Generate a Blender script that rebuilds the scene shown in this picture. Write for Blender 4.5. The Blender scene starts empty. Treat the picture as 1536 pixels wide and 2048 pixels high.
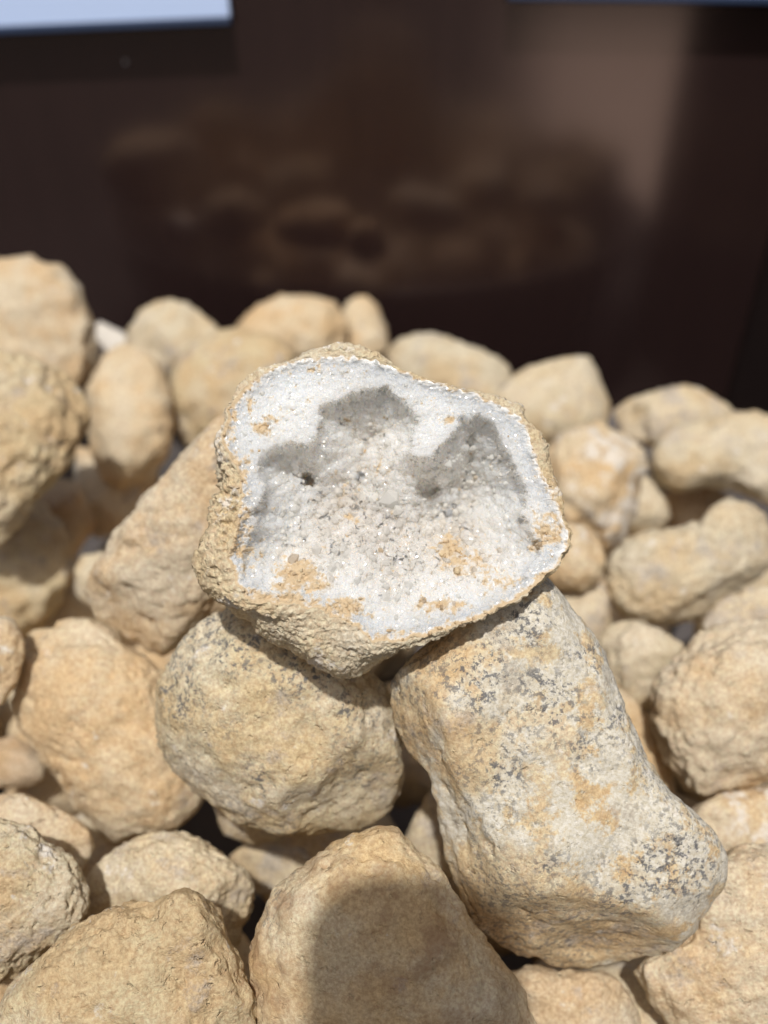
import bpy, math, random
import numpy as np
from mathutils import Vector

# ------------------------------------------------------------------ camera, sky, sun, exposure
sc = bpy.context.scene
F = 1647.0                      # focal length in photo pixels (1536 x 2048)
PITCH = math.radians(36.0)
CAM = np.array([0.0, 0.0, 0.40])
FWD = np.array([0.0, math.cos(PITCH), -math.sin(PITCH)])
UP = np.array([0.0, math.sin(PITCH), math.cos(PITCH)])
RIGHT = np.array([1.0, 0.0, 0.0])

cd = bpy.data.cameras.new('camera')
cam = bpy.data.objects.new('camera', cd)
sc.collection.objects.link(cam)
cam.location = CAM
cam.rotation_euler = (math.pi / 2 - PITCH, 0, 0)
cd.sensor_fit = 'HORIZONTAL'
cd.sensor_width = 36.0
cd.lens = 36.0 * F / 1536.0
cd.clip_start = 0.005
cd.clip_end = 200.0
cd.dof.use_dof = True
cd.dof.focus_distance = 0.212
cd.dof.aperture_fstop = cd.lens / 5.0
sc.camera = cam

SUN_EL, SUN_AZ = math.radians(67.0), math.radians(188.0)   # azimuth clockwise from +Y
world = bpy.data.worlds.new('World')
sc.world = world
world.use_nodes = True
nt = world.node_tree
sky = nt.nodes.new('ShaderNodeTexSky')
sky.sky_type = 'NISHITA'
sky.sun_disc = False
sky.sun_elevation = SUN_EL
sky.sun_rotation = SUN_AZ
bg = nt.nodes['Background']
sky.air_density = 1.0
sky.dust_density = 6.0
sky.ozone_density = 0.3
bg.inputs['Strength'].default_value = 0.062
nt.links.new(sky.outputs[0], bg.inputs['Color'])

sd_ = bpy.data.lights.new('sun', 'SUN')
sd_.energy = 3.8
sd_.angle = math.radians(1.5)
sd_.color = (1.0, 0.955, 0.89)
sun = bpy.data.objects.new('sun', sd_)
sc.collection.objects.link(sun)
to_sun = Vector((math.sin(SUN_AZ) * math.cos(SUN_EL), math.cos(SUN_AZ) * math.cos(SUN_EL), math.sin(SUN_EL)))
sun.rotation_euler = to_sun.to_track_quat('Z', 'Y').to_euler()
sun.location = (0, -1, 2)

sc.view_settings.view_transform = 'Standard'
sc.view_settings.look = 'None'
sc.view_settings.exposure = -0.26
sc.view_settings.gamma = 1.0
sc.cycles.use_denoising = True
sc.cycles.max_bounces = 12
sc.cycles.diffuse_bounces = 8
sc.cycles.sample_clamp_indirect = 6.0

# ------------------------------------------------------------------ helpers
COL = sc.collection


def tag(o, label=None, cat=None, group=None, kind=None):
    if label: o['label'] = label
    if cat: o['category'] = cat
    if group: o['group'] = group
    if kind: o['kind'] = kind
    return o


def mesh_obj(name, V, Fc, mat=None, parent=None, smooth=True, loc=None, attr=None):
    V = np.asarray(V, dtype=np.float64)
    if loc is not None:
        V = V - np.asarray(loc)
    Fc = np.asarray(Fc, dtype=np.int32)
    k = Fc.shape[1]
    me = bpy.data.meshes.new(name)
    me.vertices.add(len(V))
    me.vertices.foreach_set('co', V.astype(np.float32).ravel())
    me.loops.add(Fc.size)
    me.loops.foreach_set('vertex_index', Fc.ravel())
    me.polygons.add(len(Fc))
    me.polygons.foreach_set('loop_start', np.arange(0, Fc.size, k, dtype=np.int32))
    me.polygons.foreach_set('loop_total', np.full(len(Fc), k, dtype=np.int32))
    me.update(calc_edges=True)
    me.validate()
    me.polygons.foreach_set('use_smooth', np.full(len(me.polygons), smooth))
    if attr is not None:
        for an, vals in attr.items():
            a = me.attributes.new(an, 'FLOAT', 'POINT')
            a.data.foreach_set('value', np.asarray(vals, dtype=np.float32))
    o = bpy.data.objects.new(name, me)
    COL.objects.link(o)
    if mat: me.materials.append(mat)
    if loc is not None and parent is None: o.location = loc
    if parent: o.parent = parent
    return o


def boxes(name, bs, mat, parent=None, bevel=0.0):
    """bs: list of (x0,x1,y0,y1,z0,z1) joined in one mesh"""
    V, Q = [], []
    for (x0, x1, y0, y1, z0, z1) in bs:
        b = len(V)
        V += [(x0, y0, z0), (x1, y0, z0), (x1, y1, z0), (x0, y1, z0), (x0, y0, z1), (x1, y0, z1), (x1, y1, z1), (x0, y1, z1)]
        Q += [[b + i for i in q] for q in ((0, 3, 2, 1), (4, 5, 6, 7), (0, 1, 5, 4), (1, 2, 6, 5), (2, 3, 7, 6), (3, 0, 4, 7))]
    o = mesh_obj(name, V, Q, mat, parent, smooth=False)
    if bevel:
        m = o.modifiers.new('bevel', 'BEVEL'); m.width = bevel; m.segments = 3
    return o


_rng = np.random.RandomState(7)
_perm = _rng.permutation(256)
_perm = np.concatenate([_perm, _perm, _perm])
_grad = _rng.normal(size=(256, 3)); _grad /= np.linalg.norm(_grad, axis=1)[:, None]


def perlin(P):
    P = np.asarray(P, dtype=np.float64)
    I = np.floor(P).astype(np.int64)
    f = P - I
    I &= 255
    u = f * f * f * (f * (f * 6 - 15) + 10)
    r = np.zeros(len(P))
    for dx in (0, 1):
        wx = u[:, 0] if dx else 1 - u[:, 0]
        for dy in (0, 1):
            wy = u[:, 1] if dy else 1 - u[:, 1]
            for dz in (0, 1):
                wz = u[:, 2] if dz else 1 - u[:, 2]
                h = _perm[_perm[_perm[I[:, 0] + dx] + I[:, 1] + dy] + I[:, 2] + dz]
                g = _grad[h]
                d = g[:, 0] * (f[:, 0] - dx) + g[:, 1] * (f[:, 1] - dy) + g[:, 2] * (f[:, 2] - dz)
                r += wx * wy * wz * d
    return r * 1.5


def fbm(P, octs=4, gain=0.5, ridged=False):
    r = np.zeros(len(P)); a = 1.0; s = 1.0
    for i in range(octs):
        n = perlin(P * s + 17.3 * i)
        r += a * ((0.5 - np.abs(n)) if ridged else n)
        a *= gain; s *= 2.03
    return r


def sstep(x):
    x = np.clip(x, 0, 1)
    return x * x * (3 - 2 * x)


def poly_radius(poly, c, n=720, smooth=5):
    """radius of a (star-shaped) outline about c for n angles"""
    P = np.asarray(poly, float) - c
    A = np.linspace(0, 2 * math.pi, n, endpoint=False)
    D = np.stack([np.cos(A), np.sin(A)], 1)
    R = np.zeros(n)
    for i in range(len(P)):
        p, q = P[i], P[(i + 1) % len(P)]
        e = q - p
        den = D[:, 0] * e[1] - D[:, 1] * e[0]
        den = np.where(np.abs(den) < 1e-9, 1e-9, den)
        t = (p[0] * e[1] - p[1] * e[0]) / den
        s = (p[0] * D[:, 1] - p[1] * D[:, 0]) / den
        ok = (t > 0) & (s >= -1e-6) & (s <= 1 + 1e-6)
        R = np.where(ok & (t > R), t, R)
    for i in range(n):
        if R[i] <= 0: R[i] = R[i - 1]
    for _ in range(smooth):
        R = 0.25 * np.roll(R, 1) + 0.5 * R + 0.25 * np.roll(R, -1)
    return R


def at_angle(R, th):
    n = len(R)
    x = (th % (2 * math.pi)) / (2 * math.pi) * n
    i = np.floor(x).astype(int)
    f = x - i
    return R[i % n] * (1 - f) + R[(i + 1) % n] * f


def centroid(poly):
    P = np.asarray(poly, float)
    x, y = P[:, 0], P[:, 1]
    x1, y1 = np.roll(x, -1), np.roll(y, -1)
    k = x * y1 - x1 * y
    a = k.sum() / 2
    return np.array([((x + x1) * k).sum() / (6 * a), ((y + y1) * k).sum() / (6 * a)])


def ray(px, py):
    return FWD + RIGHT * (px - 768) / F - UP * (py - 1024) / F


import bmesh
_ico = {}


def ico(level):
    if level not in _ico:
        bm = bmesh.new()
        bmesh.ops.create_icosphere(bm, subdivisions=level, radius=1.0)
        V = np.array([v.co[:] for v in bm.verts]); T = np.array([[v.index for v in f.verts] for f in bm.faces])
        V /= np.linalg.norm(V, axis=1)[:, None]
        bm.free(); _ico[level] = (V, T)
    return _ico[level]


# ------------------------------------------------------------------ materials
def new_mat(name):
    m = bpy.data.materials.new(name); m.use_nodes = True
    return m, m.node_tree.nodes, m.node_tree.links, m.node_tree.nodes['Principled BSDF']


def noise_n(N, L, vec, scale, detail=4, rough=0.6, off=None):
    n = N.new('ShaderNodeTexNoise')
    n.inputs['Scale'].default_value = scale; n.inputs['Detail'].default_value = detail; n.inputs['Roughness'].default_value = rough
    if off is not None:
        a = N.new('ShaderNodeVectorMath'); a.operation = 'ADD'; a.inputs[1].default_value = off
        L.new(vec, a.inputs[0]); vec = a.outputs[0]
    L.new(vec, n.inputs['Vector'])
    return n.outputs['Fac']


def ramp(N, L, fac, lo, hi):
    n = N.new('ShaderNodeMapRange'); n.interpolation_type = 'SMOOTHSTEP'
    n.inputs['From Min'].default_value = lo; n.inputs['From Max'].default_value = hi
    L.new(fac, n.inputs['Value'])
    return n.outputs['Result']


def mixc(N, L, fac, a, b, mode='MIX'):
    n = N.new('ShaderNodeMix'); n.data_type = 'RGBA'; n.blend_type = mode
    if isinstance(fac, (int, float)): n.inputs['Factor'].default_value = fac
    else: L.new(fac, n.inputs['Factor'])
    for s, v in (('A', a), ('B', b)):
        sock = [i for i in n.inputs if i.name == s and i.type == 'RGBA'][0]
        if isinstance(v, tuple): sock.default_value = (*v, 1)
        else: L.new(v, sock)
    return [o for o in n.outputs if o.type == 'RGBA'][0]


def math_n(N, L, op, a, b):
    n = N.new('ShaderNodeMath'); n.operation = op
    for i, v in enumerate((a, b)):
        if isinstance(v, (int, float)): n.inputs[i].default_value = v
        else: L.new(v, n.inputs[i])
    return n.outputs[0]


def obj_vec(N, L):
    tc = N.new('ShaderNodeTexCoord'); oi = N.new('ShaderNodeObjectInfo')
    m = math_n(N, L, 'MULTIPLY', oi.outputs['Random'], 3.7)
    a = N.new('ShaderNodeVectorMath'); a.operation = 'ADD'
    L.new(tc.outputs['Object'], a.inputs[0]); L.new(m, a.inputs[1])
    return a.outputs[0]


OCHRE = (0.56, 0.42, 0.275)
PALE = (0.575, 0.49, 0.385)


def stone_mat(name, ochre=OCHRE, pale=PALE, grey=0.25, white=0.12, speck=0.15, bump=1.0, cream=0.0, stain=0.0):
    m, N, L, B = new_mat(name)
    v = obj_vec(N, L)
    c = mixc(N, L, ramp(N, L, noise_n(N, L, v, 38, 6, 0.62), 0.40, 0.62), ochre, pale)
    at = N.new('ShaderNodeAttribute'); at.attribute_name = 'speck_zone'
    ao = N.new('ShaderNodeAttribute'); ao.attribute_name = 'ochre_zone'
    f = ramp(N, L, noise_n(N, L, v, 26, 8, 0.66, (6.1, 4, 0)), 0.46, 0.62)
    c = mixc(N, L, math_n(N, L, 'MULTIPLY', f, 0.5), c, (0.645, 0.575, 0.475))
    if cream > 0:      # the creamy yellow-white crust of the speckled stone
        f = ramp(N, L, noise_n(N, L, v, 105, 8, 0.72, (3.1, 0, 0)), 0.62 - 0.30 * cream, 0.70 - 0.30 * cream)
        f = math_n(N, L, 'MULTIPLY', f, math_n(N, L, 'SUBTRACT', 1.0, ao.outputs['Fac']))
        c = mixc(N, L, f, c, (0.59, 0.575, 0.505))
    if grey > 0:
        f = ramp(N, L, noise_n(N, L, v, 62, 9, 0.72, (0, 5.2, 0)), 0.655 - 0.24 * grey, 0.78 - 0.24 * grey)
        c = mixc(N, L, math_n(N, L, 'MULTIPLY', f, 0.75), c, (0.40, 0.385, 0.355))
    if white > 0:
        f = ramp(N, L, noise_n(N, L, v, 85, 8, 0.70, (0, 0, 9.1)), 0.645 - 0.16 * white, 0.72 - 0.16 * white)
        c = mixc(N, L, math_n(N, L, 'MULTIPLY', f, 0.8), c, (0.71, 0.68, 0.63))
    oi = N.new('ShaderNodeObjectInfo')
    c = mixc(N, L, 1.0, c, mixc(N, L, oi.outputs['Random'], (1.05, 1.02, 0.985), (1.0, 1.01, 1.03)), 'MULTIPLY')
    # fine grain
    g = ramp(N, L, noise_n(N, L, v, 900, 5, 0.7), 0.30, 0.72)
    c = mixc(N, L, g, c, (1.22, 1.20, 1.16), 'MULTIPLY') if False else mixc(N, L, 0.5, c, mixc(N, L, g, (0.40, 0.35, 0.29), (1.0, 0.98, 0.94)), 'OVERLAY')
    # light dusty brown dirt in hollows of noise
    d = ramp(N, L, noise_n(N, L, v, 190, 8, 0.75, (7, 1, 0)), 0.55, 0.72)
    c = mixc(N, L, math_n(N, L, 'MULTIPLY', d, 0.5), c, (0.36, 0.23, 0.115))
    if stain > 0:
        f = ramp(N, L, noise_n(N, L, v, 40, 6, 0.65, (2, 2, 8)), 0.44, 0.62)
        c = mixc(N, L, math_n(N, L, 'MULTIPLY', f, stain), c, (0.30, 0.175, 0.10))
    if speck > 0:
        cl = ramp(N, L, noise_n(N, L, v, 38, 5, 0.6, (0, 11, 4)), 0.62 - 0.22 * speck, 0.76 - 0.16 * speck)
        cl = math_n(N, L, 'MAXIMUM', math_n(N, L, 'MULTIPLY', cl, 0.7), at.outputs['Fac'])
        s1 = ramp(N, L, noise_n(N, L, v, 560, 6, 0.74, (1, 3, 2)), 0.50, 0.575)
        s2 = ramp(N, L, noise_n(N, L, v, 1100, 3, 0.6, (4, 0, 1)), 0.66, 0.72)
        f = math_n(N, L, 'MULTIPLY', cl, s1)
        f = math_n(N, L, 'MAXIMUM', f, math_n(N, L, 'MULTIPLY', s2, 0.5 * min(1, speck * 2)))
        c = mixc(N, L, math_n(N, L, 'MULTIPLY', f, 0.85), c, (0.11, 0.117, 0.135))
    L.new(c, B.inputs['Base Color'])
    B.inputs['Roughness'].default_value = 0.88
    B.inputs['Specular IOR Level'].default_value = 0.22
    h1 = noise_n(N, L, v, 260, 9, 0.68, (0.3, 0.1, 0.7))
    h2 = noise_n(N, L, v, 1300, 4, 0.65, (1.3, 0.1, 0.7))
    h = math_n(N, L, 'ADD', h1, math_n(N, L, 'MULTIPLY', h2, 0.30))
    pit = ramp(N, L, noise_n(N, L, v, 330, 3, 0.55, (5, 0.1, 2.7)), 0.60, 0.74)
    h = math_n(N, L, 'SUBTRACT', h, math_n(N, L, 'MULTIPLY', pit, 0.55))
    b = N.new('ShaderNodeBump'); b.inputs['Strength'].default_value = 0.75; b.inputs['Distance'].default_value = 0.0016 * bump
    L.new(h, b.inputs['Height']); L.new(b.outputs[0], B.inputs['Normal'])
    return m


MATS = {
    'tan': stone_mat('stone_tan', grey=0.42, white=0.28, speck=0.10),
    'warm': stone_mat('stone_warm_ochre', ochre=(0.575, 0.415, 0.255), pale=(0.58, 0.465, 0.33), grey=0.22, white=0.2, speck=0.05),
    'pale': stone_mat('stone_pale_buff', ochre=(0.54, 0.43, 0.285), pale=(0.565, 0.50, 0.39), grey=0.5, white=0.25, speck=0.15),
    'greyish': stone_mat('stone_grey_tan', ochre=(0.54, 0.42, 0.27), pale=(0.56, 0.47, 0.34), grey=0.75, white=0.35, speck=0.25, bump=1.15),
    'white': stone_mat('stone_white_crusted', ochre=(0.56, 0.41, 0.255), pale=(0.60, 0.49, 0.36), grey=0.2, white=0.95, speck=0.0),
    'chalk': stone_mat('stone_chalk_white', ochre=(0.68, 0.64, 0.58), pale=(0.72, 0.70, 0.66), grey=0.3, white=0.9, speck=0.0),
    'blue': stone_mat('stone_blue_specked', ochre=(0.565, 0.44, 0.275), pale=(0.59, 0.515, 0.385), grey=0.45, white=0.3, speck=0.92, bump=0.9),
    'speck': stone_mat('stone_black_specked', ochre=(0.54, 0.405, 0.25), pale=(0.55, 0.45, 0.31), grey=0.5, white=0.2, speck=1.0, cream=0.66, bump=0.55),
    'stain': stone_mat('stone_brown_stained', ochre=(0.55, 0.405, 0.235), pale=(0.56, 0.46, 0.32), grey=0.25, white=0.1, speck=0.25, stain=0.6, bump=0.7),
    'rough': stone_mat('stone_rough_crumbly', ochre=(0.55, 0.41, 0.25), pale=(0.60, 0.49, 0.33), grey=0.45, white=0.3, speck=0.1, bump=1.7),
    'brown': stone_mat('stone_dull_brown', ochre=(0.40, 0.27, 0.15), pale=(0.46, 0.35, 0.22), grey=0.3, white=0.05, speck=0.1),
    'crust': stone_mat('geode_crust', ochre=(0.55, 0.435, 0.285), pale=(0.59, 0.52, 0.40), grey=0.25, white=0.6, speck=0.02, bump=1.1),
}


def panel_mat():
    m, N, L, B = new_mat('lacquered_dark_brown')
    tc = N.new('ShaderNodeTexCoord')
    mp = N.new('ShaderNodeMapping'); mp.inputs['Scale'].default_value = (160, 160, 5)
    L.new(tc.outputs['Object'], mp.inputs['Vector'])
    f = ramp(N, L, noise_n(N, L, mp.outputs[0], 1.0, 4, 0.6), 0.35, 0.7)
    L.new(mixc(N, L, f, (0.025, 0.0142, 0.0138), (0.029, 0.0165, 0.0160)), B.inputs['Base Color'])
    sm = noise_n(N, L, tc.outputs['Object'], 7, 4, 0.6)
    r = N.new('ShaderNodeMapRange'); r.inputs['To Min'].default_value = 0.12; r.inputs['To Max'].default_value = 0.19
    L.new(sm, r.inputs['Value']); L.new(r.outputs[0], B.inputs['Roughness'])
    B.inputs['IOR'].default_value = 2.05
    B.inputs['Specular Tint'].default_value = (1.0, 0.80, 0.74, 1)
    return m


def plain_mat(name, col, rough=0.6, var=0.15, scale=40, ior=1.45):
    m, N, L, B = new_mat(name)
    tc = N.new('ShaderNodeTexCoord')
    f = noise_n(N, L, tc.outputs['Object'], scale, 6, 0.6)
    L.new(mixc(N, L, f, tuple(c * (1 - var) for c in col), tuple(min(1, c * (1 + var)) for c in col)), B.inputs['Base Color'])
    B.inputs['Roughness'].default_value = rough; B.inputs['IOR'].default_value = ior
    return m


# ------------------------------------------------------------------ setting
m_panel = panel_mat()
PY = 0.62
ground = mesh_obj('ground', [(-60, -60, -0.75), (60, -60, -0.75), (60, 60, -0.75), (-60, 60, -0.75)], [[0, 1, 2, 3]],
                  plain_mat('dark_paving', (0.035, 0.031, 0.029), 0.9, 0.3, 3), smooth=False)
tag(ground, kind='structure')
reflected_strip = mesh_obj('reflected_strip', [(0.60, -1.6, -0.746), (1.15, -1.6, -0.746), (5.2, -13.0, -0.746), (2.1, -13.0, -0.746)], [[3, 2, 1, 0]],
                plain_mat('reflected_strip_pale', (0.86, 0.74, 0.64), 0.9, 0.12, 6), smooth=False)
tag(reflected_strip, kind='structure')  # unseen pale strip, added and shaped for the bright reflection in the panel
table = bpy.data.objects.new('table', None); COL.objects.link(table); table.location = (0, 0.3, -0.75)
tag(table, 'dark brown table under the dish of stones', 'table')
m_table = plain_mat('dark_tabletop', (0.022, 0.017, 0.016), 0.55, 0.3, 30)
o = boxes('table_top', [(-0.7, 0.7, -0.42, 0.42, 0.715, 0.75)], m_table, table, 0.004)
for sx in (-1, 1):
    for sy in (-1, 1):
        boxes('leg', [(sx * 0.64 - 0.025, sx * 0.64 + 0.025, sy * 0.37 - 0.025, sy * 0.37 + 0.025, 0.0, 0.713)], m_table, table, 0.003)

panel = boxes('back_panel', [(-0.62, 0.290, -0.011, 0.011, 0.0, 0.43)], m_panel, None, 0.002)
panel.location = (0, PY + 0.011, 0.002)
tag(panel, 'glossy dark brown upright panel behind the stones, mirroring them dimly', 'panel')
fleck = mesh_obj('scuff_mark', ico(2)[0] * np.array([0.0011, 0.0004, 0.0018]) + np.array([-0.1722, -0.0112, 0.318]), ico(2)[1],
                 plain_mat('pale_scuff', (0.42, 0.42, 0.45), 0.5), panel)
side = boxes('side_panel', [(0.2915, 0.312, -0.30, 0.022, 0.0, 0.43)], plain_mat('lightened_brown_lacquer', (0.05, 0.037, 0.035), 0.3, 0.15, 12), None, 0.002)  # base colour lightened to stand for the brighter reflection on this side
side.location = (0, PY, 0.002)
tag(side, 'dark glossy upright side panel meeting the back panel at right edge', 'panel')

# cards fixed to the top of the panel
m_card = plain_mat('bluish_white_card', (0.51, 0.65, 0.95), 0.35, 0.02, 20)
m_edge = plain_mat('navy_card_edge', (0.025, 0.045, 0.10), 0.4, 0.1, 20)


def card(name, label, cx, zlow, w, h, rot):   # leaning back against the panel
    e = bpy.data.objects.new(name, None); COL.objects.link(e)
    e.location = (cx, PY - 0.0072, zlow); e.rotation_euler = (math.radians(-14), rot, 0)
    tag(e, label, 'card')
    boxes('paper', [(-w / 2, w / 2, -0.004, -0.0005, 0.0, h)], m_card, e, 0.0006)
    boxes('holder_edge', [(-w / 2, w / 2, -0.0052, -0.0005, -0.0042, -0.0004)], m_edge, e, 0.0006)
    return e


def on_panel(px, py, y=PY - 0.0072):
    d = ray(px, py); t = y / d[1]
    return CAM + d * t


cl, cr = on_panel(0, 56), on_panel(462, 36)
w = 0.28
ang = math.atan2(cr[2] - cl[2], cr[0] - cl[0])
card('label_card', 'bluish white card with navy lower edge at top left of panel', cr[0] - w / 2 * math.cos(ang), cr[2] - w / 2 * math.sin(ang), w, 0.027, -ang)
cl, cr = on_panel(1040, -12), on_panel(1536, -5)
ang = math.atan2(cr[2] - cl[2], cr[0] - cl[0]); w = 0.22
card('label_card', 'thin bluish white card edge at the top right of panel', cl[0] + w / 2 * math.cos(ang) - 0.008, cl[2] + w / 2 * math.sin(ang), w, 0.027, -ang)

# dish holding the stones
BC = np.array([-0.012, 0.225]); BR = 0.318


def lathe(name, prof, mat, n=128, parent=None, loc=None):
    A = np.linspace(0, 2 * math.pi, n, endpoint=False); V = []; Q = []
    for (r, z) in prof:
        V += [(r * math.cos(a), r * math.sin(a), z) for a in A]
    for j in range(len(prof) - 1):
        for i in range(n):
            k = (i + 1) % n
            Q.append([j * n + i, j * n + k, (j + 1) * n + k, (j + 1) * n + i])
    return mesh_obj(name, V, Q, mat, parent)


dish = lathe('dish', [(0.0001, 0.004), (0.235, 0.004), (0.262, 0.012), (0.300, 0.095), (0.310, 0.121), (0.314, 0.125), (0.313, 0.129), (0.308, 0.130), (0.303, 0.126),
                      (0.292, 0.095), (0.254, 0.022), (0.23, 0.014), (0.0001, 0.014)],
             plain_mat('dark_grey_glazed_dish', (0.13, 0.118, 0.118), 0.38, 0.15, 20))
dish.location = (BC[0], BC[1], 0.0)
tag(dish, 'wide round dark grey dish holding the pile of stones', 'dish')

# the phone that took the picture: only its shadow reaches the stones
phone = bpy.data.objects.new('smartphone', None); COL.objects.link(phone)
tag(phone, 'black smartphone held above the pile, seen only by its shadow', 'phone')
phone.location = CAM - 0.006 * FWD; phone.rotation_euler = cam.rotation_euler
m_black = plain_mat('black_glass', (0.012, 0.012, 0.013), 0.12, 0.1, 20)


def rrect(name, x0, x1, y0, y1, z0, z1, r, mat):
    P = []
    for (cx, cy, a0) in ((x1 - r, y1 - r, 0), (x0 + r, y1 - r, 90), (x0 + r, y0 + r, 180), (x1 - r, y0 + r, 270)):
        for k in range(9):
            a = math.radians(a0 + 90 * k / 8); P.append((cx + r * math.cos(a), cy + r * math.sin(a)))
    n = len(P); me = bpy.data.meshes.new(name)
    V = [(x, y, z0) for x, y in P] + [(x, y, z1) for x, y in P]
    me.from_pydata(V, [], [list(range(n))[::-1], list(range(n, 2 * n))] + [[i, (i + 1) % n, n + (i + 1) % n, n + i] for i in range(n)])
    o = bpy.data.objects.new(name, me); COL.objects.link(o); me.materials.append(mat); o.parent = phone
    return o


rrect('body', -0.034, 0.024, -0.118, 0.040, 0.002, 0.0105, 0.020, m_black)
rrect('screen', -0.031, 0.021, -0.115, 0.037, 0.0107, 0.0112, 0.018, m_black)


# ------------------------------------------------------------------ stones
def stone(label, poly, z=None, dz=0.0, t=0.80, mat='tan', level=5, lump=1.0, fine=1.0, ftilt=(0, 0), facets=4, bumps=(), seed=None, cuts=(), zones=(), ochres=(), e=0.86, name='stone', group='geode stones in the pile'):
    """poly: outline of the stone as seen, in photo pixels; z: distance in cm; t: depth / mean radius"""
    c = centroid(poly)
    vv = (c[1] - 1024) / F
    if z is None: z = 32.16 / (0.839 + vv)
    z = (z + dz) / 100.0
    rnd = np.random.RandomState(seed if seed is not None else int(c[0] * 7 + c[1] * 13) % 99991)
    R = poly_radius(poly, c) * (z / F)
    Rm = float(np.sqrt((R ** 2).mean()))
    short = float(np.minimum(R + np.roll(R, 360), 10).min()) / 2
    depth = t * 0.5 * (Rm + short)
    S, T = ico(level)
    S = S @ np.linalg.qr(rnd.normal(size=(3, 3)))[0]
    if np.linalg.det(np.stack([S[T[0][0]], S[T[0][1]], S[T[0][2]]])) < 0: T = T[:, ::-1]
    rho = np.hypot(S[:, 0], S[:, 1]); th = np.arctan2(S[:, 1], S[:, 0])
    rr = at_angle(R, th)
    # keep the far side rounder than the outline
    back = sstep((-S[:, 2] + 0.1) / 1.0)
    rr = rr * (1 - 0.55 * back) + Rm * 0.95 * np.minimum(1, rr / Rm) * 0.55 * back + 0 * rr
    X = rr * np.cos(th) * rho ** e
    Y = rr * np.sin(th) * rho ** e
    W = depth * np.sign(S[:, 2]) * np.abs(S[:, 2]) ** e
    P = np.stack([X, Y, W], 1)
    # flattened faces
    for k in range(facets):
        n = rnd.normal(size=3); n[2] = abs(n[2]) + 0.35 if k < 2 else n[2]; n /= np.linalg.norm(n)
        ext = np.array([Rm, Rm, depth])
        d = P @ n
        D = d.max() * rnd.uniform(0.74, 0.88)
        ex = np.maximum(0, d - D)
        keep = np.clip(np.abs(S[:, 2]) * 1.6, 0, 1)
        P = P - n * (ex * 0.8 * keep)[:, None]
    for (n0, n1, n2, fr) in cuts:
        n = np.array([n0, n1, n2]); n /= np.linalg.norm(n)
        d = P @ n; ex = np.maximum(0, d - d.max() * fr)
        P = P - n * (ex * 0.85)[:, None]
    off = rnd.uniform(0, 90, 3)
    Q = P / Rm
    d1 = fbm(Q * 1.25 + off, 2, 0.5)
    d2 = fbm(Q * 4.2 + off, 3, 0.55)
    d3 = fbm(Q * 13 + off, 4 if level >= 6 else 3, 0.6)
    d4 = fbm(Q * 6 + off + 31, 3, 0.5, ridged=True) - 0.45
    d5 = np.maximum(0, fbm(Q * 8 + off + 57, 3, 0.5) - 0.28)
    dirs = S * np.array([1, 1, 1])
    inner = 0.35 + 0.65 * np.clip(np.abs(S[:, 2]) * 1.5, 0, 1)
    disp = Rm * (0.085 * lump * d1 * inner + 0.046 * lump * d2 + 0.013 * fine * d3 + 0.018 * fine * np.minimum(d4, 0.15) - 0.07 * fine * d5)
    P = P + dirs * disp[:, None]
    # hand-placed swellings and hollows on the side facing the lens
    px = P[:, 0] * F / z + c[0]; py = P[:, 1] * F / z + c[1]
    front = sstep(S[:, 2] * 2.2 + 0.3)
    for (bx, by, br, amp) in bumps:
        g = np.exp(-((px - bx) ** 2 + (py - by) ** 2) / (br * br))
        P[:, 2] += front * g * amp * z / F
    P[:, 2] -= (ftilt[0] * P[:, 0] + ftilt[1] * P[:, 1])
    rd = ray(*c); C = CAM + rd * z
    rn = rd / np.linalg.norm(rd)
    Wd = C + P[:, :1] * RIGHT - P[:, 1:2] * UP - P[:, 2:3] * rn
    base = C.copy()
    attr = {}
    for an, bl in (('speck_zone', zones), ('ochre_zone', ochres)):
        if bl:
            g = np.zeros(len(P)); wob = fbm(Q * 7 + 3, 3, 0.6)
            for (bx, by, br, amp) in bl:
                g = np.maximum(g, amp * np.exp(-((px - bx) ** 2 + (py - by) ** 2) / (br * br)))
            attr[an] = sstep((g + 0.3 * wob - 0.15) / 0.5) * (S[:, 2] > -0.3)
    o = mesh_obj(name, Wd, T[:, ::-1], MATS[mat], None, True, loc=base, attr=attr)
    tag(o, label, 'stone', group)
    return o


# --- back row
stone('big round tan stone highest at the left edge of the pile', [(-110, 600), (-70, 540), (0, 512), (60, 513), (120, 535), (165, 580), (192, 650), (192, 710), (168, 770), (100, 800), (0, 800), (-90, 740)], 47, mat='tan', facets=1)
stone('small chalk white stone peeping out right of the highest left stone', [(180, 690), (188, 650), (200, 641), (222, 652), (252, 668), (265, 710), (220, 750), (185, 730)], 53.5, mat='chalk', level=4)
stone('tan stone with rounded peak in back row, left of centre', [(250, 680), (262, 645), (274, 624), (308, 602), (342, 595), (376, 606), (404, 627), (434, 650), (445, 700), (400, 760), (300, 770), (250, 730)], 52, mat='pale')
stone('ochre stone in back row above the left shoulder of the geode', [(468, 665), (482, 640), (512, 611), (562, 588), (620, 592), (672, 604), (698, 650), (690, 720), (600, 740), (500, 730)], 54, mat='warm')
stone('small pointed tan stone farthest back, right of the ochre stone', [(668, 660), (693, 603), (712, 590), (732, 591), (752, 608), (772, 650), (777, 700), (740, 740), (690, 730)], 56, mat='warm', facets=1)
stone('pale low stone with sloping top behind the geode, back row', [(772, 715), (782, 692), (802, 675), (836, 667), (891, 671), (952, 696), (990, 711), (1014, 731), (1028, 765), (1010, 830), (900, 850), (790, 810)], 49.5, mat='pale')
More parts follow.
